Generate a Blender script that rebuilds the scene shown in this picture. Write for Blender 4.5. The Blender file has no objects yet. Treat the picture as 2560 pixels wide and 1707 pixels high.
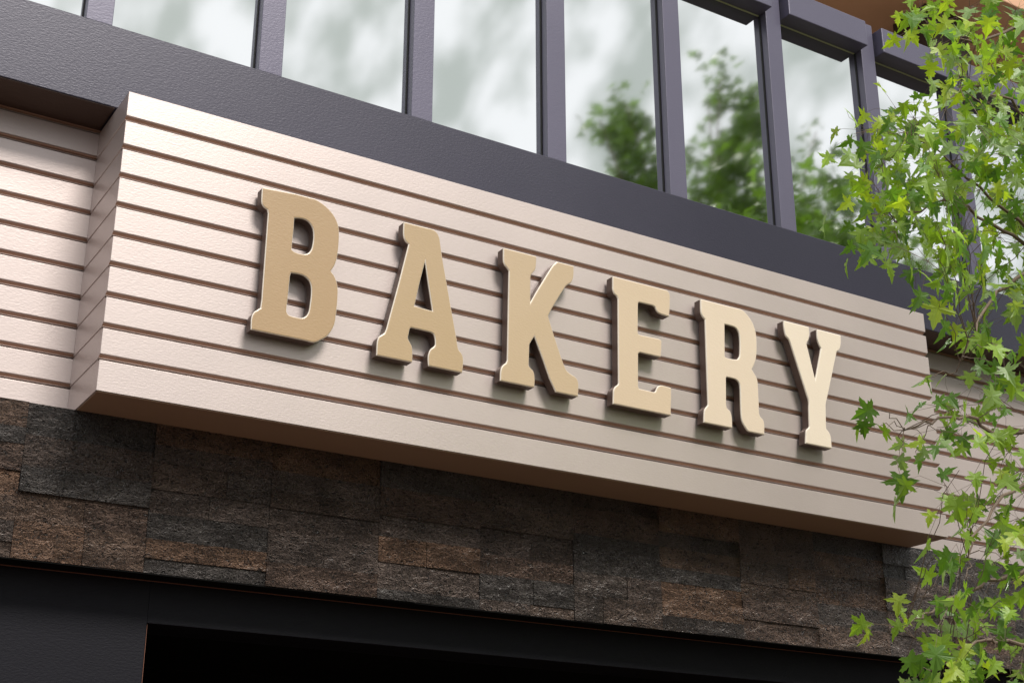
import bpy, bmesh, math, random
import numpy as np
from mathutils import Vector, Matrix
random.seed(7)
C = bpy.context.scene.collection
R = math.radians

# ------------------------------------------------------------------ camera
CAM = Vector((-1.5565, -5.9634, -2.0272)); YAW, PITCH = 0.555248, 0.365685
cd = bpy.data.cameras.new('camera'); cam = bpy.data.objects.new('camera', cd); C.objects.link(cam)
cd.sensor_width = 36; cd.lens = 3553.36/2560*36; cd.clip_start = .05; cd.clip_end = 3000
cam.location = CAM; cam.rotation_euler = (R(90)+PITCH, 0, -YAW)
bpy.context.scene.camera = cam
# ------------------------------------------------------------------ view
vs = bpy.context.scene.view_settings
vs.view_transform = 'Standard'; vs.look = 'None'; vs.exposure = 0.20; vs.gamma = 1
# ------------------------------------------------------------------ sky
SUN_EL, SUN_AZ = 50, 9           # azimuth from the facade's outward normal (-Y) towards +X
w = bpy.data.worlds.new('World'); bpy.context.scene.world = w; w.use_nodes = True
nt = w.node_tree; nt.nodes.clear(); N = nt.nodes.new; Lk = nt.links.new
out = N('ShaderNodeOutputWorld'); mix = N('ShaderNodeMixShader'); b1 = N('ShaderNodeBackground'); b2 = N('ShaderNodeBackground')
sky = N('ShaderNodeTexSky'); sky.sky_type = 'NISHITA'; sky.sun_disc = False
sky.sun_elevation = R(SUN_EL); sky.sun_rotation = R(180-SUN_AZ)
Lk(sky.outputs[0], b1.inputs[0]); b1.inputs[1].default_value = 0.10
tc = N('ShaderNodeTexCoord'); n1 = N('ShaderNodeTexNoise'); n1.inputs['Scale'].default_value = 27; n1.inputs['Detail'].default_value = 5.0; n1.inputs['Roughness'].default_value = .5
mp = N('ShaderNodeMapping'); mp.inputs['Rotation'].default_value = (.3, .4, .2); mp.inputs['Scale'].default_value = (1.3, .6, .75)
Lk(tc.outputs['Generated'], mp.inputs[0]); Lk(mp.outputs[0], n1.inputs[0])
cr = N('ShaderNodeValToRGB'); e = cr.color_ramp.elements
e[0].position = .37; e[0].color = (.55, .59, .55, 1); e[1].position = .58; e[1].color = (1.08, 1.08, 1.10, 1)
Lk(n1.outputs[0], cr.inputs[0]); Lk(cr.outputs[0], b2.inputs[0])
# the overcast is brighter over the left (-X) side of the street
sx = N('ShaderNodeSeparateXYZ'); gr = N('ShaderNodeMapRange'); gr.inputs['From Min'].default_value = -.9; gr.inputs['From Max'].default_value = .2
gr.inputs['To Min'].default_value = .98; gr.inputs['To Max'].default_value = .88; Lk(tc.outputs['Generated'], sx.inputs[0]); Lk(sx.outputs[0], gr.inputs[0]); Lk(gr.outputs[0], b2.inputs[1])
mix.inputs[0].default_value = .93
Lk(b1.outputs[0], mix.inputs[1]); Lk(b2.outputs[0], mix.inputs[2]); Lk(mix.outputs[0], out.inputs[0])
# ------------------------------------------------------------------ sun (veiled by cloud: wide disc)
sd = bpy.data.lights.new('sun', 'SUN'); sun = bpy.data.objects.new('sun', sd); C.objects.link(sun)
sd.energy = 3.4; sd.angle = R(19); sd.color = (1.0, .95, .88)
sv = Vector((math.sin(R(SUN_AZ))*math.cos(R(SUN_EL)), -math.cos(R(SUN_AZ))*math.cos(R(SUN_EL)), math.sin(R(SUN_EL))))
sun.rotation_euler = sv.to_track_quat('Z', 'Y').to_euler(); sun.location = sv*60

# ------------------------------------------------------------------ helpers
def P(name, color, rough=.5, metal=0., spec=.5, bump=None, var=None, coat=0.):
    """principled material; bump = (scale vec, strength, distance); var = (scale, amount) slight tonal wander"""
    m = bpy.data.materials.new(name); m.use_nodes = True; t = m.node_tree; p = t.nodes['Principled BSDF']
    p.inputs['Base Color'].default_value = (*color, 1); p.inputs['Roughness'].default_value = rough
    p.inputs['Metallic'].default_value = metal; p.inputs['Specular IOR Level'].default_value = spec
    p.inputs['Coat Weight'].default_value = coat; p.inputs['Coat Roughness'].default_value = .12
    co = t.nodes.new('ShaderNodeTexCoord')
    if var:
        n = t.nodes.new('ShaderNodeTexNoise'); n.inputs['Scale'].default_value = var[0]; n.inputs['Detail'].default_value = 4
        t.links.new(co.outputs['Object'], n.inputs[0])
        r = t.nodes.new('ShaderNodeMapRange'); r.inputs['To Min'].default_value = 1-var[1]; r.inputs['To Max'].default_value = 1+var[1]
        t.links.new(n.outputs[0], r.inputs[0])
        v = t.nodes.new('ShaderNodeVectorMath'); v.operation = 'SCALE'; v.inputs[0].default_value = color
        t.links.new(r.outputs[0], v.inputs['Scale']); t.links.new(v.outputs[0], p.inputs['Base Color'])
        r2 = t.nodes.new('ShaderNodeMapRange'); r2.inputs['To Min'].default_value = max(.02, rough-.08); r2.inputs['To Max'].default_value = rough+.08
        t.links.new(n.outputs[0], r2.inputs[0]); t.links.new(r2.outputs[0], p.inputs['Roughness'])
    if bump:
        mpg = t.nodes.new('ShaderNodeMapping'); mpg.inputs['Scale'].default_value = bump[0]
        n = t.nodes.new('ShaderNodeTexNoise'); n.inputs['Scale'].default_value = 1; n.inputs['Detail'].default_value = 3; n.inputs['Distortion'].default_value = .6
        b = t.nodes.new('ShaderNodeBump'); b.inputs['Strength'].default_value = bump[1]; b.inputs['Distance'].default_value = bump[2]
        t.links.new(co.outputs['Object'], mpg.inputs[0]); t.links.new(mpg.outputs[0], n.inputs[0]); t.links.new(n.outputs[0], b.inputs['Height']); t.links.new(b.outputs[0], p.inputs['Normal'])
    return m

def link(name, me, mat, parent=None):
    o = bpy.data.objects.new(name, me); C.objects.link(o)
    if mat and not me.materials: me.materials.append(mat)
    if parent: o.parent = parent
    return o
def empty(name, loc=(0, 0, 0)):
    o = bpy.data.objects.new(name, None); C.objects.link(o); o.location = loc; o.empty_display_size = .2; return o
def tag(o, label=None, cat=None, group=None, kind=None):
    if label: o['label'] = label
    if cat: o['category'] = cat
    if group: o['group'] = group
    if kind: o['kind'] = kind
    return o
def from_bm(bm, name):
    me = bpy.data.meshes.new(name); bm.normal_update(); bm.to_mesh(me); bm.free(); return me
def box(bm, x0, x1, y0, y1, z0, z1, bev=0., seg=2):
    r = bmesh.ops.create_cube(bm, size=1)
    for v in r['verts']:
        v.co = Vector(((x0+x1)/2+v.co.x*(x1-x0), (y0+y1)/2+v.co.y*(y1-y0), (z0+z1)/2+v.co.z*(z1-z0)))
    if bev: bmesh.ops.bevel(bm, geom=list({e for v in r['verts'] for e in v.link_edges}), offset=bev, segments=seg, affect='EDGES', profile=.5)
def prism_x(bm, prof, x0, x1, bev=0.):
    """prism along X from a (y, z) outline; every vertex lists whether its long edge is rounded"""
    a = [bm.verts.new((x0, y, z)) for y, z in prof]; b = [bm.verts.new((x1, y, z)) for y, z in prof]; n = len(prof)
    fs = [bm.faces.new(a), bm.faces.new(b[::-1])]
    for i in range(n): fs.append(bm.faces.new((a[i], b[i], b[(i+1) % n], a[(i+1) % n])))
    bmesh.ops.recalc_face_normals(bm, faces=fs)
    if bev: bmesh.ops.bevel(bm, geom=list({e for f in fs for e in f.edges}), offset=bev, segments=2, affect='EDGES', profile=.5)
def one(name, mat, parent, *boxes, bev=0.):
    bm = bmesh.new()
    for b in boxes: box(bm, *b, bev=bev)
    return link(name, from_bm(bm, name), mat, parent)

fwd = Vector((math.sin(YAW)*math.cos(PITCH), math.cos(YAW)*math.cos(PITCH), math.sin(PITCH)))
rgt = Vector((math.cos(YAW), -math.sin(YAW), 0)); upv = rgt.cross(fwd)
def at(px, py, Y):
    """world point on the vertical plane y = Y seen at pixel (px, py) of the 2560-wide photograph"""
    d = rgt*((px-1280)/3553.36) - upv*((py-853.5)/3553.36) + fwd
    return CAM + d*((Y-CAM.y)/d.y)

# ------------------------------------------------------------------ materials
PAPER = ((50, 50, 120), .7, .0022)
FINE = ((60, 60, 130), .6, .0015)
M = {}
M['siding'] = P('siding_paint', (.565, .485, .462), .40, metal=.46, spec=.5, bump=((50, 50, 120), .5, .0012), var=(1.3, .03))
M['metal'] = P('dark_frame_metal', (.105, .098, .148), .38, metal=.15, spec=.5, bump=FINE, var=(1.1, .06))
M['beam'] = P('dark_beam_metal', (.027, .0245, .045), .38, metal=.2, spec=.5, bump=FINE, var=(.8, .08), coat=.25)
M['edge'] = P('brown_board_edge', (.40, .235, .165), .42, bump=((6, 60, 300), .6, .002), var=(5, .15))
M['under'] = P('underside_shade_brown', (.46, .31, .22), .5, bump=PAPER, var=(1, .05))  # brown ground bounce and shade put into the underside colour
M['darkunder'] = P('shade_and_recess_brown', (.075, .045, .033), .6, bump=PAPER)  # shade under the beam as colour; also fills the board recesses
M['light_line'] = P('pale_light_line', (.55, .58, .40), .5)
M['gasket'] = P('black_rubber', (.006, .006, .007), .7)
M['glass'] = P('mirror_glass', (.86, .88, .87), .04, metal=1.0)
M['inside'] = P('dark_interior', (.004, .004, .004), .9, spec=.1)
M['fascia'] = P('fascia_coat', (.0065, .0062, .0105), .62, spec=.22, bump=PAPER, var=(1.2, .08))
M['trim'] = P('copper_trim', (.20, .08, .05), .5)
M['soffit'] = P('timber_soffit', (.66, .38, .235), .6, bump=((40, 14, 40), .3, .002), var=(.7, .06))
M['post'] = P('dark_timber', (.045, .026, .02), .7, bump=((90, 90, 6), .8, .004), var=(5, .4))
M['render'] = P('back_wall_render', (.30, .26, .22), .8, bump=((8, 8, 8), .3, .01))

GZ = -3.63            # street level
# ------------------------------------------------------------------ ground, pavement, road
def sheet(name, x0, x1, y0, y1, z, mat):
    me = bpy.data.meshes.new(name); me.from_pydata([(x0, y0, z), (x1, y0, z), (x1, y1, z), (x0, y1, z)], [], [(0, 1, 2, 3)])
    return tag(link(name, me, mat), kind='structure')
gm = P('earth', (.05, .032, .022), .95, var=(.4, .15)); rm = P('asphalt', (.035, .028, .023), .9, var=(2, .12))
sheet('ground', -400, 400, -400, 400, GZ-.012, gm)
sheet('road', -300, 300, -10.5, -7.4, GZ-.006, rm)
# paving slabs: brick texture in warm brown
pm = bpy.data.materials.new('brown_pavers'); pm.use_nodes = True; t = pm.node_tree; pb = t.nodes['Principled BSDF']; pb.inputs['Roughness'].default_value = .8
br = t.nodes.new('ShaderNodeTexBrick'); br.inputs['Color1'].default_value = (.085, .045, .027, 1); br.inputs['Color2'].default_value = (.065, .034, .020, 1); br.inputs['Mortar'].default_value = (.08, .06, .05, 1)
br.inputs['Scale'].default_value = 2.2; br.inputs['Mortar Size'].default_value = .01
co = t.nodes.new('ShaderNodeTexCoord'); t.links.new(co.outputs['Object'], br.inputs['Vector']); t.links.new(br.outputs['Color'], pb.inputs['Base Color'])
bm = bmesh.new(); box(bm, -60, 60, -7.4, .46, GZ-.12, GZ+.12, bev=.01); tag(link('pavement', from_bm(bm, 'pavement'), pm), kind='structure')
bm = bmesh.new(); box(bm, -60, 60, -16, -10.5, GZ-.12, GZ+.12, bev=.01); tag(link('far_pavement', from_bm(bm, 'far_pavement'), pm), kind='structure')

# ------------------------------------------------------------------ clad walls
W, H, PITCH_B = 5.341, 1.5, .15
XL, XR = -4.0, 11.5
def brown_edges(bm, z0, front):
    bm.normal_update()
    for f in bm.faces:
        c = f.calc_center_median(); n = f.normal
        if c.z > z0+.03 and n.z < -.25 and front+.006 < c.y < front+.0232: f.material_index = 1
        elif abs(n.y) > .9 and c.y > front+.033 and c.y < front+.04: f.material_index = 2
def boards(bm, x0, x1, y0, yb, z0, n, top=None, bottom_round=False, inset=.004):
    for i in range(n):
        a, b = z0+i*PITCH_B, z0+(i+1)*PITCH_B
        zt = b-.008 if i < n-1 else (top if top else b)
        if i == 0: prof = [(y0, a), (yb, a), (yb, zt), (y0, zt)]
        else: prof = [(y0, a+.022), (y0+.009, a+.0195), (y0+.0105, a+.0150), (y0+.022, a+.0125), (y0+.0235, a+.0085), (y0+.030, a+.007), (yb, a+.004), (yb, zt), (y0, zt)]
        prism_x(bm, prof, x0, x1, bev=.0020)
    box(bm, x0+inset, x1-inset, y0+.036, yb-.004, z0+.02, z0+n*PITCH_B-.02)

# sign box: hung on the building, its own thing
sb = bmesh.new(); boards(sb, 0, W, 0, .4745, 0, 10)
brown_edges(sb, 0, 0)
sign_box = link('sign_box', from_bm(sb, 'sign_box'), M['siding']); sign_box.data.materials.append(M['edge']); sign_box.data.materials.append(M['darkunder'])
ub = bmesh.new(); box(ub, .006, W-.006, .007, .3150, -.004, -.0005, bev=.001); link('underside', from_bm(ub, 'underside'), M['under'], sign_box)  # thin panel whose brown stands in for the underside's shade
tag(sign_box, 'long projecting box clad in pale horizontal boards that carries the tan letters', 'sign box')

bld = empty('shop_building', (3, .5, GZ)); tag(bld, 'shop building with dark framed mirror windows above pale siding and brown stone', 'building')
def part(name, mat, *boxes, bev=0., parent=bld):
    bm = bmesh.new()
    for b in boxes: box(bm, *b, bev=bev)
    bmesh.ops.translate(bm, verts=bm.verts, vec=-Vector(bld.location))
    return link(name, from_bm(bm, name), mat, parent)
def shifted(bm):
    bmesh.ops.translate(bm, verts=bm.verts, vec=-Vector(bld.location)); return bm

wb = bmesh.new(); boards(wb, XL, XR, .4755, .62, 0, 11, top=1.66)
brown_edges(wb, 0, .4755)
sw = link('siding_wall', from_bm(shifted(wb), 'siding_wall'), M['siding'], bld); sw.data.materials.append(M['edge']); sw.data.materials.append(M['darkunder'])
part('fascia_beam', M['beam'], (XL, XR, .216, .80, 1.5195, 1.967), bev=.004)
part('beam_soffit_shade', M['darkunder'], (XL, -.003, .222, .4745, 1.5155, 1.5192))  # thin dark sheet, paints the shade under the beam
part('beam_soffit_shade', M['darkunder'], (W+.003, XR, .222, .4745, 1.5155, 1.5192))  # same painted shade, right of the sign box
# core of the upper storey behind the glass, with its flat roof
part('upper_wall', M['render'], (XL, XR, .345, 6.0, 1.99, 3.70), (XL, XR, .64, 6.0, -.6, 1.50))

# windows: bays of .9072
BAY = .9072
def make_window(k):
    xl = -.060+BAY*(k-1); xr = -.192+BAY*k; xe = -.060+BAY*k       # glass from xl to xr, mullion xr..xe
    bm = bmesh.new(); box(bm, xr, xe, .2215, .279, 1.9675, 3.862, bev=.003); box(bm, xr+.012, xe-.012, .283, .345, 1.9675, 3.85)
    w_ = link('window', from_bm(shifted(bm), 'window_mullion'), M['metal'], bld)
    s = lambda name, mat, *bx, bev=0.: link(name, (lambda b: ([box(b, *q, bev=bev) for q in bx], from_bm(shifted(b), name))[1])(bmesh.new()), mat, w_)
    for ch in (s('pane', M['glass'], (xl-.013, xr+.013, .2855, .2975, 1.95, 3.80)),
               s('gasket', M['gasket'], (xr-.007, xr+.012, .2795, .2853, 1.968, 3.61), (xl-.012, xl+.005, .2795, .2853, 1.968, 3.61)),
               s('transom', M['metal'], (xl+.0228, xr-.0035, .1505, .2795, 3.611, 3.817), bev=.006),
               s('light_line', M['light_line'], (xl+.03, xr-.01, .2797, .2852, 3.609, 3.6135))): pass  # pale strip painted as the bright line of light at the glass joint
    return w_
for k in range(-3, 12): make_window(k)

# roof canopy over the terrace behind the parapet, its soffit timber coloured
part('canopy', M['soffit'], (1.0, 16, .55, 7.5, 5.0, 5.25), bev=.01)
part('canopy_post', M['post'], (6.86, 7.36, .92, 1.30, 3.70, 4.998), bev=.01)
part('rear_wall', M['render'], (1.0, 16, 5.8, 6.0, 3.70, 5.0))

# ------------------------------------------------------------------ stone cladding, columns of split-face strips
def stone_wall():
    rnd = random.Random(11); bm = bmesh.new(); col = bm.loops.layers.float_color.new('tone')
    tones = [(.044, .033, .028), (.050, .036, .029), (.060, .040, .030), (.076, .046, .031), (.035, .031, .029), (.047, .036, .031), (.040, .032, .028), (.055, .037, .029)]
    x = -.205-.588*7
    while x < XR:
        x1 = x+.588; z = 0.0; first = True
        while z > -.705+1e-6:
            h = rnd.uniform(.075, .15); z1 = z-h
            if z1 < -.705+.045: z1 = -.705
            tone = rnd.choice(tones); kk = rnd.uniform(.8, 1.2); dy = rnd.uniform(0, .014); cut = rnd.random()
            pieces = [(x, x1)] if cut < .45 else [(x, x+.588*rnd.uniform(.3, .7)), None]
            if pieces[-1] is None: pieces[-1] = (pieces[0][1], x1)
            for j, (a, b) in enumerate(pieces):
                if j: tone = rnd.choice([tone, rnd.choice(tones)]); dy = max(0, min(.012, dy+rnd.uniform(-.005, .005)))
                nb = len(bm.faces); g = .0022
                r = bmesh.ops.create_cube(bm, size=1)
                for v in r['verts']: v.co = Vector(((a+b)/2+v.co.x*(b-a-g), (.3215-.006+dy+.44)/2+v.co.y*(.44-(.3215-.006+dy)), (z+z1)/2+v.co.z*(h if z1 == z-h else z-z1-g)))
                bm.faces.ensure_lookup_table()
                for f in {f for v in r['verts'] for f in v.link_faces}:
                    for l in f.loops: l[col] = (tone[0]*kk, tone[1]*kk, tone[2]*kk, 1)
            z = z1
        x = x1
    me = from_bm(shifted(bm), 'stone_wall')
    m = bpy.data.materials.new('split_stone'); m.use_nodes = True; t = m.node_tree; p = t.nodes['Principled BSDF']
    p.inputs['Roughness'].default_value = .30; p.inputs['Specular IOR Level'].default_value = .6
    at_ = t.nodes.new('ShaderNodeAttribute'); at_.attribute_name = 'tone'
    co = t.nodes.new('ShaderNodeTexCoord'); mp_ = t.nodes.new('ShaderNodeMapping'); mp_.inputs['Scale'].default_value = (38, 44, 60)
    n = t.nodes.new('ShaderNodeTexNoise'); n.inputs['Scale'].default_value = 1; n.inputs['Detail'].default_value = 6; n.inputs['Roughness'].default_value = .68; n.inputs['Distortion'].default_value = 1.2; n.noise_type = 'RIDGED_MULTIFRACTAL'; n.inputs['Gain'].default_value = 1.6; n.inputs['Offset'].default_value = .9; n.normalize = True
    t.links.new(co.outputs['Object'], mp_.inputs[0]); t.links.new(mp_.outputs[0], n.inputs[0])
    n2 = t.nodes.new('ShaderNodeTexNoise'); n2.inputs['Scale'].default_value = 4.5; n2.inputs['Detail'].default_value = 5
    m2 = t.nodes.new('ShaderNodeMapping'); m2.inputs['Scale'].default_value = (1.3, 1, 2.2); t.links.new(co.outputs['Object'], m2.inputs[0]); t.links.new(m2.outputs[0], n2.inputs[0])
    r1 = t.nodes.new('ShaderNodeMapRange'); r1.inputs['From Min'].default_value = .15; r1.inputs['From Max'].default_value = .75; r1.inputs['To Min'].default_value = .25; r1.inputs['To Max'].default_value = 2.8; t.links.new(n.outputs[0], r1.inputs[0])
    r2 = t.nodes.new('ShaderNodeMapRange'); r2.inputs['From Min'].default_value = .3; r2.inputs['From Max'].default_value = .7; r2.inputs['To Min'].default_value = .6; r2.inputs['To Max'].default_value = 1.4; t.links.new(n2.outputs[0], r2.inputs[0])
    mm = t.nodes.new('ShaderNodeMath'); mm.operation = 'MULTIPLY'; t.links.new(r1.outputs[0], mm.inputs[0]); t.links.new(r2.outputs[0], mm.inputs[1])
    v = t.nodes.new('ShaderNodeVectorMath'); v.operation = 'SCALE'; t.links.new(at_.outputs['Color'], v.inputs[0]); t.links.new(mm.outputs[0], v.inputs['Scale']); t.links.new(v.outputs[0], p.inputs['Base Color'])
    b = t.nodes.new('ShaderNodeBump'); b.inputs['Strength'].default_value = 1.0; b.inputs['Distance'].default_value = .03; t.links.new(n.outputs[0], b.inputs['Height'])
    b2 = t.nodes.new('ShaderNodeBump'); b2.inputs['Strength'].default_value = .8; b2.inputs['Distance'].default_value = .018; t.links.new(n2.outputs[0], b2.inputs['Height']); t.links.new(b.outputs[0], b2.inputs['Normal']); t.links.new(b2.outputs[0], p.inputs['Normal'])
    return link('stone_wall', me, m, bld)
stone_wall()
part('stone_shade_strip', M['inside'], (XL, XR, .323, .4560, -.7105, -.7065), (XL, XR, .4640, .4985, -.704, -.690))  # black strips paint the shade under the stone and behind the trim
part('copper_trim', M['trim'], (XL, XR, -.001+.4575, .4635, -.7135, -.60))
part('shopfront_fascia', M['fascia'], (XL, .4785, .50, .80, GZ, -.700), (.4785, XR, .50, .80, -.898, -.700), bev=.003)
part('shop_interior', M['inside'], (.4785, XR, 1.9, 1.95, GZ+.12, -.90), (.30, .4785, .81, 1.95, GZ+.12, -.90), (.30, XR, .81, 1.95, -.895, -.86))
part('opening_trim', M['trim'], (.4795, .4815, .5015, .506, GZ+.12, -.905))

# ------------------------------------------------------------------ letters
LET = {"B":[[[0.6687,1.1364],[0.8394,1.148],[0.9427,1.148],[1.0032,1.1259],[1.0501,1.0887],[1.0762,1.046],[1.0849,1.0066],[1.0869,0.947],[1.0839,0.8864],[1.0771,0.8402],[1.0674,0.812],[1.0518,0.7826],[1.0737,0.7582],[1.0888,0.7213],[1.0944,0.6823],[1.0938,0.6166],[1.0901,0.558],[1.0856,0.5139],[1.0714,0.4752],[1.0457,0.4379],[1.0179,0.4159],[0.9828,0.395],[0.9405,0.395],[0.6616,0.395],[0.6597,0.4386],[0.6632,0.4671],[0.6722,0.4864],[0.6883,0.5017],[0.7014,0.5137],[0.7043,0.5529],[0.7072,1.0077],[0.7025,1.025],[0.684,1.0349],[0.6723,1.0504],[0.669,1.0791]],[[0.8448,1.0164],[0.8758,1.0228],[0.9051,1.0214],[0.9279,1.0084],[0.944,0.9826],[0.9498,0.9431],[0.9482,0.9056],[0.9426,0.8746],[0.9292,0.8529],[0.908,0.8405],[0.8792,0.8373],[0.8538,0.8399],[0.8411,0.8464],[0.8411,0.872],[0.8439,0.9464]],[[0.8441,0.7249],[0.8783,0.7278],[0.911,0.7244],[0.9372,0.7087],[0.9511,0.6792],[0.9541,0.6366],[0.9512,0.5856],[0.9462,0.5452],[0.9332,0.521],[0.9125,0.5074],[0.8913,0.505],[0.8487,0.5066],[0.8376,0.5148],[0.8332,0.528],[0.8362,0.5961],[0.8403,0.7046]]],"A":[[[1.4422,1.148],[1.5544,1.148],[1.6151,1.148],[1.6397,1.1336],[1.6525,1.1092],[1.6598,1.0717],[1.6709,1.004],[1.7288,0.732],[1.7637,0.5729],[1.7682,0.5438],[1.7767,0.5156],[1.7931,0.5001],[1.8031,0.476],[1.8037,0.4351],[1.7986,0.395],[1.6044,0.395],[1.6004,0.4291],[1.6028,0.459],[1.614,0.487],[1.6333,0.5056],[1.6394,0.5165],[1.6361,0.5545],[1.6278,0.5714],[1.6119,0.5771],[1.502,0.5789],[1.4945,0.5714],[1.4897,0.5468],[1.4858,0.5202],[1.4965,0.5003],[1.5087,0.4808],[1.5137,0.4415],[1.5127,0.395],[1.3146,0.395],[1.3146,0.4348],[1.3164,0.4677],[1.3245,0.4947],[1.3428,0.5115],[1.3553,0.5228],[1.3643,0.5466],[1.4216,0.7929],[1.4733,1.0301],[1.4571,1.0416],[1.4463,1.0582],[1.4414,1.088]],[[1.571,0.9555],[1.5942,0.8243],[1.6195,0.6948],[1.5166,0.6997],[1.5215,0.721],[1.5459,0.8438]]],"K":[[[2.0406,1.148],[2.2507,1.148],[2.2487,1.1006],[2.2419,1.0653],[2.228,1.0471],[2.2149,1.0291],[2.2115,1.0097],[2.2107,0.8729],[2.245,0.9357],[2.3449,1.1044],[2.3618,1.1272],[2.3827,1.148],[2.4204,1.148],[2.4943,1.148],[2.4926,1.0969],[2.4861,1.0651],[2.4731,1.0432],[2.4519,1.027],[2.4366,1.0123],[2.4264,0.9949],[2.4009,0.9555],[2.3503,0.8701],[2.3252,0.8204],[2.3251,0.8094],[2.3605,0.707],[2.4037,0.5958],[2.4273,0.5427],[2.4393,0.5269],[2.4635,0.5135],[2.4879,0.5052],[2.5041,0.4923],[2.5118,0.4686],[2.5102,0.4288],[2.507,0.395],[2.3846,0.395],[2.3646,0.395],[2.3488,0.4244],[2.3252,0.4662],[2.2901,0.5522],[2.2336,0.6811],[2.211,0.6441],[2.2029,0.6246],[2.1984,0.5132],[2.2101,0.4977],[2.2259,0.4865],[2.2336,0.4632],[2.235,0.4282],[2.2316,0.395],[2.0232,0.395],[2.0246,0.438],[2.0306,0.467],[2.046,0.4896],[2.0576,0.4988],[2.0653,0.5158],[2.0751,1.0228],[2.0647,1.0351],[2.0488,1.0499],[2.0408,1.0702]]],"E":[[[2.7553,1.148],[3.1108,1.148],[3.1379,1.148],[3.1535,1.1303],[3.1556,1.0992],[3.1506,1.0353],[3.1436,0.9869],[3.0849,0.9899],[3.0583,0.9998],[3.0459,1.0243],[3.0282,1.0306],[2.9344,1.0296],[2.927,1.0218],[2.9183,0.8473],[2.9205,0.8364],[2.9354,0.8341],[3.0597,0.8365],[3.0828,0.8312],[3.0791,0.7732],[3.0725,0.7278],[2.9267,0.7279],[2.9158,0.7182],[2.9082,0.5267],[2.9138,0.5145],[3.014,0.5127],[3.0276,0.5225],[3.0354,0.5403],[3.0557,0.559],[3.0824,0.5624],[3.1374,0.5597],[3.1359,0.5123],[3.1298,0.4442],[3.1268,0.395],[2.7345,0.395],[2.7378,0.4482],[2.7413,0.478],[2.7546,0.4986],[2.7703,0.511],[2.7749,0.5207],[2.787,1.0181],[2.7805,1.032],[2.7635,1.0436],[2.7537,1.0645],[2.7538,1.0953]]],"R":[[[3.3808,1.148],[3.6291,1.148],[3.6915,1.148],[3.7349,1.1208],[3.7681,1.083],[3.7869,1.0348],[3.7918,0.9838],[3.7876,0.9091],[3.777,0.8556],[3.7604,0.8158],[3.7399,0.7828],[3.7602,0.7576],[3.7759,0.7315],[3.7796,0.6888],[3.7776,0.5878],[3.775,0.5231],[3.7837,0.4997],[3.8005,0.4883],[3.809,0.4613],[3.8072,0.4292],[3.8037,0.395],[3.6877,0.395],[3.6628,0.4158],[3.6432,0.4441],[3.6366,0.4711],[3.6359,0.5203],[3.6406,0.6419],[3.6371,0.677],[3.6183,0.695],[3.5923,0.6988],[3.5444,0.6991],[3.5395,0.6911],[3.53,0.53],[3.5355,0.5099],[3.5561,0.4959],[3.5648,0.4729],[3.5675,0.4383],[3.5643,0.395],[3.358,0.395],[3.3628,0.4452],[3.3716,0.4779],[3.3925,0.5024],[3.3951,0.5168],[3.4057,1.0252],[3.3893,1.04],[3.3793,1.0597],[3.3776,1.0886]],[[3.5523,1.026],[3.5938,1.0258],[3.6334,1.0215],[3.654,1.0],[3.6603,0.9644],[3.656,0.883],[3.6496,0.8453],[3.6321,0.8238],[3.5966,0.8191],[3.5502,0.8187],[3.5401,0.8239]]],"Y":[[[4.0173,1.148],[4.2209,1.148],[4.2213,1.1091],[4.2121,1.0652],[4.1956,1.0429],[4.1921,1.027],[4.2097,0.9473],[4.2388,0.8139],[4.2665,0.8979],[4.3067,1.027],[4.296,1.044],[4.2849,1.0762],[4.2833,1.1065],[4.2859,1.148],[4.4849,1.148],[4.4809,1.1003],[4.4709,1.0636],[4.4556,1.0413],[4.4399,1.032],[4.433,1.0138],[4.3838,0.8748],[4.3289,0.7222],[4.3087,0.6666],[4.2979,0.5396],[4.2971,0.5138],[4.3143,0.4984],[4.3263,0.4785],[4.3298,0.4499],[4.3291,0.395],[4.1194,0.395],[4.1269,0.446],[4.1349,0.4797],[4.1552,0.4976],[4.161,0.5094],[4.1667,0.6124],[4.1719,0.6646],[4.1614,0.6996],[4.0604,1.0081],[4.0486,1.0321],[4.027,1.0503],[4.0188,1.0826],[4.0159,1.1123]]]}
def smooth(pts):
    n = len(pts); v = [Vector(q) for q in pts]; o = []
    ang = []
    for i in range(n):
        a, b = (v[i]-v[i-1]), (v[(i+1) % n]-v[i]); ang.append(a.angle(b) if a.length > 1e-6 and b.length > 1e-6 else 0)
    for i in range(n):
        j = (i+1) % n; o.append(v[i]); seg = (v[j]-v[i]).length
        if seg > .085: continue
        m0 = (v[j]-v[i-1])*.5 if ang[i] < .75 and (v[i]-v[i-1]).length < .12 else (v[j]-v[i])
        m1 = (v[(j+1) % n]-v[i])*.5 if ang[j] < .75 and (v[(j+1) % n]-v[j]).length < .12 else (v[j]-v[i])
        m0 = m0.normalized()*seg; m1 = m1.normalized()*seg
        for tt in (1/3, 2/3):
            h = tt*tt; c = h*tt
            o.append((2*c-3*h+1)*v[i]+(c-2*h+tt)*m0+(-2*c+3*h)*v[j]+(c-h)*m1)
    return o
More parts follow.
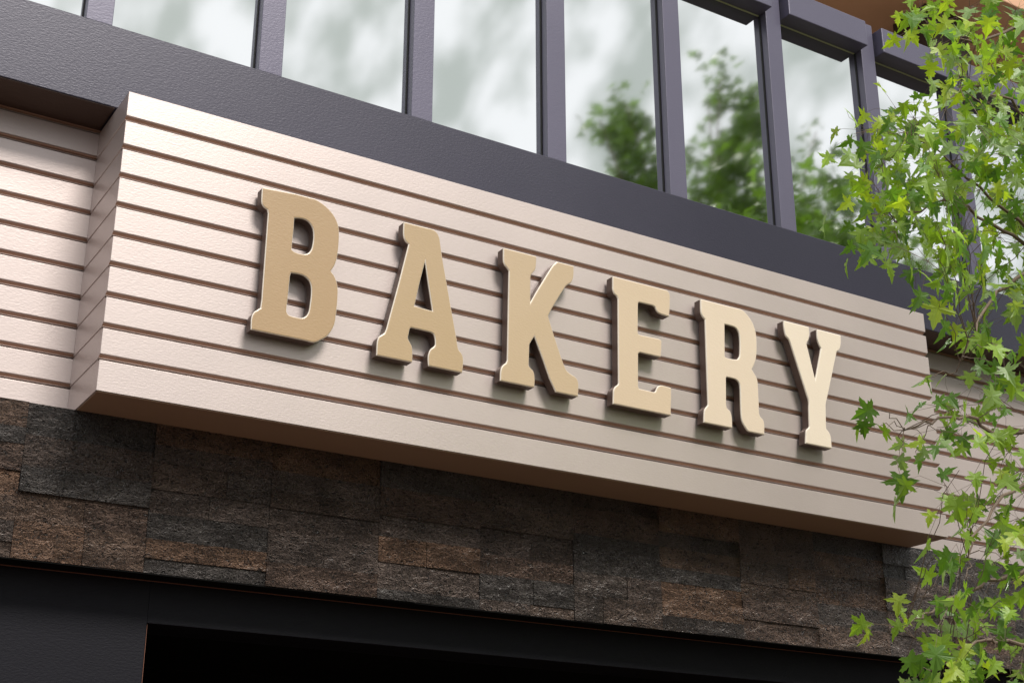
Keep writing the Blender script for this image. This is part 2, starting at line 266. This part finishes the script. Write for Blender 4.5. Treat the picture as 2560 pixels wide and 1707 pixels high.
def letter_mesh(outl, y_front, depth, bev, name, x0, z0, grow=0.):
    cu = bpy.data.curves.new(name, 'CURVE'); cu.dimensions = '2D'; cu.fill_mode = 'BOTH'
    cu.extrude = depth/2-bev; cu.bevel_depth = bev; cu.bevel_resolution = 2; cu.offset = -bev+grow
    for ring in outl:
        s = cu.splines.new('POLY'); pts = smooth(ring); s.points.add(len(pts)-1)
        for q, c in zip(s.points, pts): q.co = (c.x-x0, c.y-z0, 0, 1)
        s.use_cyclic_u = True
    tmp = bpy.data.objects.new('tmp', cu); C.objects.link(tmp)
    dg = bpy.context.evaluated_depsgraph_get(); me = bpy.data.meshes.new_from_object(tmp.evaluated_get(dg))
    bpy.data.objects.remove(tmp); bpy.data.curves.remove(cu)
    me.transform(Matrix.Translation((0, y_front+depth/2, 0)) @ Matrix.Rotation(R(90), 4, 'X')); me.materials.clear(); me.name = name
    for p_ in me.polygons: p_.use_smooth = False
    return me
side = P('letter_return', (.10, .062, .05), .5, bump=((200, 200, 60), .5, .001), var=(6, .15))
rim = P('letter_rim_highlight', (.86, .79, .69), .3, coat=.4)  # pale bevel colour paints the bright highlight along the letter edges
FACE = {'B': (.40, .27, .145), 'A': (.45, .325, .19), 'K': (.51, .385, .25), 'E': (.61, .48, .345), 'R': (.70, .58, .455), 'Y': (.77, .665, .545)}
DESC = {'B': 'letter B, the darkest tan raised letter at the left end of the word', 'A': 'letter A in tan with brown sides, standing between B and K',
        'K': 'letter K in light tan with brown sides, standing between A and E', 'E': 'letter E in pale tan with brown sides, standing between K and R',
        'R': 'letter R in cream with brown sides, standing between E and Y', 'Y': 'letter Y, the palest cream raised letter at the right end of the word'}
for ch, ol in LET.items():
    xs = [q[0] for q in ol[0]]; x0 = (min(xs)+max(xs))/2; z0 = .395
    e_ = empty('sign_letter', (x0, 0, z0)); tag(e_, DESC[ch], 'letter', 'raised letters spelling BAKERY on the sign box')
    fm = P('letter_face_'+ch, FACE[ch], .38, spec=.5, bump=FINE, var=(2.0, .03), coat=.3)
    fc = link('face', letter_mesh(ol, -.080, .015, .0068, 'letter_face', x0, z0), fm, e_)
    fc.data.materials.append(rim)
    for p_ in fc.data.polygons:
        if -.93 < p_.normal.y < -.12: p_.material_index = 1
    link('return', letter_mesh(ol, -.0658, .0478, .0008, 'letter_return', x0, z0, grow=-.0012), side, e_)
    def inside(x, z):
        c = False
        for ring in ol:
            for i_ in range(len(ring)):
                (x1_, z1_), (x2_, z2_) = ring[i_-1], ring[i_]
                if (z1_ > z) != (z2_ > z) and x < (x2_-x1_)*(z-z1_)/(z2_-z1_)+x1_: c = not c
        return c
    for zz in (.50, 1.06):
        run = []
        for s_ in range(200):
            xx = min(xs)+(max(xs)-min(xs))*s_/200
            if inside(xx, zz): run.append(xx)
            elif run: break
        xx = (run[0]+run[-1])/2; bm = bmesh.new()
        bmesh.ops.create_cone(bm, segments=10, radius1=.006, radius2=.006, depth=.05, cap_ends=True, matrix=Matrix.Translation((xx-x0, .012, zz-z0)) @ Matrix.Rotation(R(90), 4, 'X'))
        link('mounting_pin', from_bm(bm, 'mounting_pin'), M['gasket'], e_)

# ------------------------------------------------------------------ maple at the right, in front of the shop
def leaf_mat(name, trans=.45):
    m = bpy.data.materials.new(name); m.use_nodes = True; t = m.node_tree; t.nodes.clear()
    o = t.nodes.new('ShaderNodeOutputMaterial'); a = t.nodes.new('ShaderNodeAttribute'); a.attribute_name = 'tint'
    p = t.nodes.new('ShaderNodeBsdfPrincipled'); p.inputs['Roughness'].default_value = .42; p.inputs['Specular IOR Level'].default_value = .5
    tr = t.nodes.new('ShaderNodeBsdfTranslucent'); mx = t.nodes.new('ShaderNodeMixShader'); mx.inputs[0].default_value = trans
    g = t.nodes.new('ShaderNodeMix'); g.data_type = 'RGBA'; g.blend_type = 'MULTIPLY'; g.inputs[0].default_value = 1; g.inputs[7].default_value = (1.5, 1.6, .55, 1)
    co = t.nodes.new('ShaderNodeTexCoord'); n = t.nodes.new('ShaderNodeTexNoise'); n.inputs['Scale'].default_value = 90; n.inputs['Detail'].default_value = 3
    b = t.nodes.new('ShaderNodeBump'); b.inputs['Strength'].default_value = .5; b.inputs['Distance'].default_value = .002
    t.links.new(co.outputs['Object'], n.inputs[0]); t.links.new(n.outputs[0], b.inputs['Height']); t.links.new(b.outputs[0], p.inputs['Normal'])
    t.links.new(a.outputs['Color'], p.inputs['Base Color']); t.links.new(a.outputs['Color'], g.inputs[6]); t.links.new(g.outputs[2], tr.inputs[0])
    t.links.new(p.outputs[0], mx.inputs[1]); t.links.new(tr.outputs[0], mx.inputs[2]); t.links.new(mx.outputs[0], o.inputs[0])
    return m
bark = P('maple_bark', (.16, .115, .085), .8, bump=((60, 60, 14), .8, .004), var=(8, .3))
# maple leaf outline, stem at origin, tip at +y, width ~1
HALF = [(0, 0), (.08, -.02), (.22, -.13), (.42, -.14), (.32, .0), (.40, .05), (.28, .13), (.30, .19), (.44, .19), (.52, .26), (.78, .33), (.60, .38), (.62, .46), (.44, .44), (.38, .50), (.20, .43), (.20, .54), (.34, .66), (.23, .71), (.24, .84), (.13, .88), (.09, 1.02), (0, 1.28)]
HALF = [(x*1.06, y*.98) for x, y in HALF]
def leaf_shapes():
    shapes = []
    for v in range(9):
        rn = random.Random(v); right = [(x*(1+rn.uniform(-.1, .1)), y*(1+rn.uniform(-.05, .05))) for x, y in HALF]; left = [(-x*(1+rn.uniform(-.1, .1)), y) for x, y in right[1:-1]][::-1]
        rim = right+left; ctr = (0, .30); fold = rn.uniform(.15, .5); droop = rn.uniform(.3, 1.0)
        pts = [ctr]+rim
        co = [Vector((x, y, fold*abs(x)-droop*y*y*.5-.18*x*x)) for x, y in pts]; n = len(rim)
        fs = [(0, i+1, (i+1) % n+1) for i in range(n)]
        shapes.append((co, fs))
    return shapes
SHAPES = leaf_shapes()
class Leaves:
    def __init__(s): s.v = []; s.f = []; s.c = []
    def add(s, base, axis, nrm, size, tint, rn):
        co, fs = rn.choice(SHAPES); y = axis.normalized(); x = y.cross(nrm)
        x = x.normalized() if x.length > 1e-4 else Vector((1, 0, 0)); z = x.cross(y); k = len(s.v)
        for c in co: s.v.append(base+(x*c.x+y*c.y+z*c.z)*size)
        for f in fs: s.f.append(tuple(k+i for i in f)); s.c += [tint]*3
    def mesh(s, name):
        me = bpy.data.meshes.new(name); me.from_pydata([tuple(v) for v in s.v], [], s.f)
        ca = me.color_attributes.new('tint', 'FLOAT_COLOR', 'CORNER'); ca.data.foreach_set('color', np.array([(*c, 1) for c in s.c], dtype=np.float32).ravel())
        return me
def tube(bm, pts, r0, r1, seg=7):
    prev = None; n = len(pts)
    for i, p_ in enumerate(pts):
        d = (pts[min(i+1, n-1)]-pts[max(i-1, 0)]).normalized(); a = d.orthogonal().normalized(); b = d.cross(a); r = r0+(r1-r0)*i/(n-1)
        if prev: 
            a = (prev[1]-d*prev[1].dot(d)).normalized(); b = d.cross(a)
        ring = [bm.verts.new(p_+a*math.cos(2*math.pi*k/seg)*r+b*math.sin(2*math.pi*k/seg)*r) for k in range(seg)]
        if prev:
            for k in range(seg): bm.faces.new((prev[0][k], prev[0][(k+1) % seg], ring[(k+1) % seg], ring[k]))
        prev = (ring, a)
def arc(a, b, rn, sag=.12, n=5, wob=.02):
    o = []
    for i in range(n+1):
        t_ = i/n; o.append(a.lerp(b, t_)+Vector((0, 0, sag*4*t_*(1-t_)*(b-a).length))+Vector([rn.uniform(-wob, wob) for _ in range(3)])*(1 if 0 < i < n else 0))
    return o
rn = random.Random(5)
SPOTS = """2330,60 2420,50 2500,80 2540,150 2480,130 2400,120 2445,20 2530,20 2290,30 2350,20 2490,190 2440,210 2540,260 2330,115 2390,200 2500,260
2230,270 2180,310 2280,290 2130,335 2200,380 2250,350 2290,340 2330,370 2350,300 2400,330 2460,300 2520,340 2215,320 2150,420
2250,430 2190,480 2220,520 2270,480 2310,500 2300,400 2350,430 2400,420 2450,400 2500,430 2540,480 2470,360 2390,380 2540,400
2240,600 2290,570 2340,560 2400,540 2450,560 2530,540 2290,620 2320,640 2200,570 2380,590 2480,600 2540,610 2440,480 2500,500 2260,545 2180,540
2350,690 2500,690 2540,660 2440,640 2330,760 2400,740 2440,765 2490,730 2520,800 2380,790 2430,815 2550,740
2490,870 2530,910 2400,880 2430,940 2480,930 2540,970 2380,960 2300,945 2295,1010 2165,1020 2145,1055 2200,1070 2325,1068 2310,1110 2230,1140 2275,1140 2232,1185
2430,1010 2390,1050 2450,1050 2500,1020 2540,1070 2400,1100 2470,1110 2520,1140 2380,1175 2430,1190 2350,1010
2480,1180 2530,1210 2400,1235 2330,1190 2388,1300 2450,1265 2500,1260 2540,1310 2400,1335 2470,1330 2430,1370 2325,1385 2500,1400 2540,1380 2460,1410 2395,1350
2345,1440 2400,1450 2450,1465 2520,1450 2480,1500 2225,1520 2340,1510 2280,1550 2240,1575 2370,1525 2420,1545 2345,1580 2155,1572 2470,1565 2540,1530 2500,1600 2420,1610
2250,1640 2345,1640 2440,1650 2500,1650 2540,1690 2265,1695 2330,1700 2460,1695 2390,1690 2380,1640"""
SINGLE = {(2145, 1055), (2165, 1020), (2200, 1070), (2232, 1185), (2325, 1385), (2225, 1520), (2155, 1572), (2250, 1640), (2330, 760), (2295, 1010), (2300, 945), (2388, 1300), (2150, 420), (2330, 115), (2230, 1140), (2275, 1140), (2310, 1110), (2240, 1575), (2265, 1695), (2350, 690)}
spots = [tuple(int(q) for q in s.split(',')) for s in SPOTS.split()]
maple = empty('maple_tree', (at(2960, 853, -2.9).x, -2.9, GZ+.12)); tag(maple, 'bright green maple tree with lobed leaves hanging before the right end of the facade', 'tree')
B0 = Vector(maple.location); BB = bmesh.new(); LV = Leaves()
# trunk and limbs (just outside the frame), world coordinates relative to B0
TX = at(2960, 853, -2.9).x
trunk = [Vector((TX+dx, -2.9+dy, z)) for dx, dy, z in ((0, 0, GZ+.1), (-.03, .02, -2.6), (.02, .05, -1.6), (.05, .0, -.7), (0, -.04, .2), (.06, .0, 1.0), (.1, .05, 1.9))]
tb = bmesh.new(); tube(tb, trunk, .085, .03, 14); bmesh.ops.translate(tb, verts=tb.verts, vec=-B0); link('trunk', from_bm(tb, 'trunk'), bark, maple)
nodes = []          # limb points that twigs can start from
LIMBS = [(5, [(2700, 90), (2560, 70), (2440, 110), (2350, 75)], -1.2), (4, [(2800, 420), (2600, 330), (2500, 240), (2400, 220)], -1.5), (4, [(2780, 760), (2600, 600), (2502, 517), (2400, 430), (2296, 351)], -1.2),
         (4, [(2760, 700), (2600, 640), (2480, 560), (2360, 500), (2240, 560)], -1.0), (3, [(2750, 640), (2600, 680), (2490, 730), (2440, 830), (2390, 930)], -1.4), (3, [(2740, 1100), (2600, 1060), (2500, 1100), (2420, 1040), (2330, 1060), (2260, 1075)], -1.1),
         (2, [(2760, 1080), (2620, 1150), (2530, 1230), (2440, 1330), (2420, 1400)], -1.3), (2, [(2760, 1320), (2640, 1400), (2520, 1440), (2420, 1480), (2330, 1530), (2270, 1560)], -1.2), (2, [(2760, 1600), (2640, 1640), (2520, 1600), (2420, 1620), (2360, 1660)], -1.5)]
for ti, pts, yy in LIMBS:
    pl = [at(px, py, -2.9+(yy+1.25)*.5+rn.uniform(-.05, .05)) for px, py in pts]
    st = min(trunk, key=lambda q: (q-pl[0]).length); path = [st]
    for a, b in zip([st]+pl[:-1], pl): path += arc(a, b, rn, .04, 4, .012)[1:]
    tube(BB, path, .012, .0022, 7); nodes += path[4:]
def tint(rn, low=False):
    u = rn.random(); u = u*.72+.28 if low else u
    if u < .34: c = Vector((.38, .50, .055))       # yellow green
    elif u < .62: c = Vector((.24, .38, .05))
    elif u < .86: c = Vector((.12, .24, .04))
    else: c = Vector((.30, .43, .18))            # pale underside
    return tuple(c*rn.uniform(.75, 1.2))
def cluster(c, n, spread, size0, rn, nodes_, bm, twigs=True):
    a = min(nodes_, key=lambda q: (q-c).length)
    path = arc(a, c, rn, .06, 5, .012)
    if twigs: tube(bm, path, .0018, .0008, 5)
    for i in range(n):
        s = path[-1] if n == 1 else path[rn.choice([-1, -1, -2, -3])]+Vector([rn.gauss(0, 1) for _ in range(3)])*spread*.25
        off = Vector((rn.gauss(0, 1), rn.gauss(0, 1)*.8, rn.gauss(0, .8)-.35))*spread
        b = s+off if n > 1 else c.copy(); size = size0*rn.uniform(.72, 1.2)
        ax = (Vector((rn.gauss(0, .6), rn.gauss(0, .5), -.75+rn.gauss(0, .35))) + off.normalized()*.4)
        nr = Vector((rn.gauss(-.2, .9), -1.0, rn.gauss(.3, 1.0)))
        if twigs and (b-path[-1]).length > 1e-3: tube(bm, [path[-2] if n > 1 else path[-1], b.lerp(path[-1], .4)+Vector((0, 0, .01)), b], .0006, .0005, 4)
        LV.add(b, ax, nr, size, tint(rn, c.z < .4), rn)
for px, py in spots:
    yy = rn.uniform(-3.4, -2.4) if px > 2300 else rn.uniform(-3.1, -2.6)
    c = at(px+(4 if py < 640 else 18), py, yy)
    if (px, py) in SINGLE: cluster(c, rn.choice([1, 1, 2]), .02, .064, rn, nodes, BB)
    else: cluster(c, rn.randint(7, 11) if py < 640 else rn.randint(3, 5), .070, .055, rn, nodes, BB)
# the rest of the crown, to the right of the frame and above it
for i in range(700):
    th, u = rn.uniform(0, 2*math.pi), rn.uniform(.25, 1)**.6
    c = Vector((TX+.5, -3.0, 0))+Vector((math.cos(th)*1.7*u, math.sin(th)*1.3*u, rn.uniform(-2.2, 2.6)))
    d = c-CAM; f = d.dot(fwd); px = 1280+3553.36*d.dot(rgt)/f
    if px < 2620 or c.y > -1.2: continue
    cluster(c, rn.randint(4, 7), .10, .078, rn, nodes+trunk, BB, twigs=(i % 6 == 0))
bmesh.ops.translate(BB, verts=BB.verts, vec=-B0); link('branches', from_bm(BB, 'branches'), bark, maple)
LV.v = [v-B0 for v in LV.v]; link('foliage', LV.mesh('maple_foliage'), leaf_mat('maple_leaf'), maple)

# ------------------------------------------------------------------ trees across the street (seen mirrored in the panes)
lm2 = leaf_mat('street_leaf', .35)
def street_tree(x, y, top, label, lobes, seed):
    """lobes: (dx, dy, z, rx, rz, n)"""
    global LV
    rr = random.Random(seed); LV = Leaves(); base = Vector((x, y, GZ+.1)); root = empty('street_tree', base); tag(root, label, 'tree', 'trees across the street' if y < -8 else None)
    bm = bmesh.new(); tk = [base+Vector((0, 0, 0)), base+Vector((.1, .05, min(3, top*.7))), base+Vector((0, .1, min(7, top+1)))]+([Vector((x, y, top-1.5))] if top > 4.6 else [])
    tube(bm, tk, .24, .06, 12); bmesh.ops.translate(bm, verts=bm.verts, vec=-base); link('trunk', from_bm(bm, 'trunk'), bark, root)
    bm = bmesh.new()
    for dx, dy, z, rx, rz, n in lobes:
        c = Vector((x+dx, y+dy, z)); s = tk[2] if z > 6 else tk[1]; tube(bm, arc(s+Vector((0, 0, rr.uniform(-1, 1))), c, rr, .05, 6, .1), .06, .015, 6)
        subs = [(c+Vector((rr.gauss(0, .5)*rx, rr.gauss(0, .5)*rx, rr.gauss(0, .5)*rz)), rr.uniform(.18, .42)) for _ in range(max(3, n//28))]
        for i in range(int(n*.6)):
            q, r_ = rr.choice(subs); p_ = q+Vector([rr.gauss(0, 1) for _ in range(3)])*r_*.62
            u = rr.uniform(.5, 1.3); LV.add(p_, Vector((rr.gauss(0, 1), rr.gauss(0, 1), rr.gauss(-.4, .7))), Vector([rr.gauss(0, 1) for _ in range(3)]), .17, (.13*u, .23*u, .04*u), rr)
    bmesh.ops.translate(bm, verts=bm.verts, vec=-base); link('limbs', from_bm(bm, 'limbs'), bark, root)
    LV.v = [v-base for v in LV.v]; link('crown', LV.mesh('crown'), lm2, root)
def lobe_px(px, py, D, x, y, r, n):
    q = at(px, py, D); return (q.x-x, (.568-q.y)-y, q.z, r, r, n)
X1, Y1 = 14.6, -12.4
main = [lobe_px(*a[:2], 13+a[4], X1, Y1, a[2], a[3]) for a in [
    (1565, 262, .28, 60, 0), (1560, 330, .45, 150, .2), (1590, 390, .55, 220, 0), (1500, 300, .25, 40, 0), (1610, 460, .6, 260, -.3), (1540, 450, .5, 110, 0), (1640, 520, .8, 300, 0),
    (1800, 205, .4, 60, 0), (1770, 250, .4, 60, .2), (1880, 290, .5, 120, 0), (1860, 340, .6, 220, .3), (1840, 420, .8, 380, 0), (1890, 470, .7, 300, -.3), (1800, 520, .6, 160, 0), (1740, 400, .35, 50, 0), (1860, 540, .9, 360, 0),
    (2020, 560, .6, 200, 0), (2080, 500, .45, 90, .2), (2120, 590, .7, 260, 0), (2040, 330, .3, 20, 0), (1960, 560, .7, 220, 0), (1730, 600, 1.2, 420, 0), (1900, 640, 1.4, 600, 0), (2080, 680, 1.4, 600, 0), (1560, 620, 1.2, 420, 0)]]
street_tree(X1, Y1, 11.5, 'tall loose-crowned tree whose mirror image rises in the middle window panes', main, 3)
def generic(x, y, z0, z1, r, n, seed):
    rr = random.Random(seed); return [(rr.gauss(0, .45)*r, rr.gauss(0, .45)*r, rr.uniform(z0, z1), r*.45, r*.4, n//12) for _ in range(12)]
street_tree(20.6, -12.6, 10, 'dense dark green tree across the street, mirrored in the last right panes', generic(0, 0, 4.0, 11.2, 2.6, 5200, 9), 4)
street_tree(27.0, -12.0, 12, 'broad tree across the street, farthest to the right', generic(0, 0, 4.0, 13.5, 3.4, 4200, 10), 6)
street_tree(8.6, -13.2, 4, 'low round tree across the street, left of the tall one', generic(0, 0, -.8, 3.4, 1.6, 2400, 12), 8)
street_tree(2.0, -13.4, 3, 'small round tree across the street, farthest to the left', generic(0, 0, -1.0, 2.0, 1.5, 2000, 13), 10)
street_tree(9.6, -5.6, 6, 'unseen dense tree beside the viewer, added to shade the right end of the sign box', [(random.Random(k).gauss(0, 1.0), random.Random(k+50).gauss(0, .8), -.4+(k % 8)*.72, 1.0, .7, 560) for k in range(26)], 21)  # added out of view only to dim the right of the siding
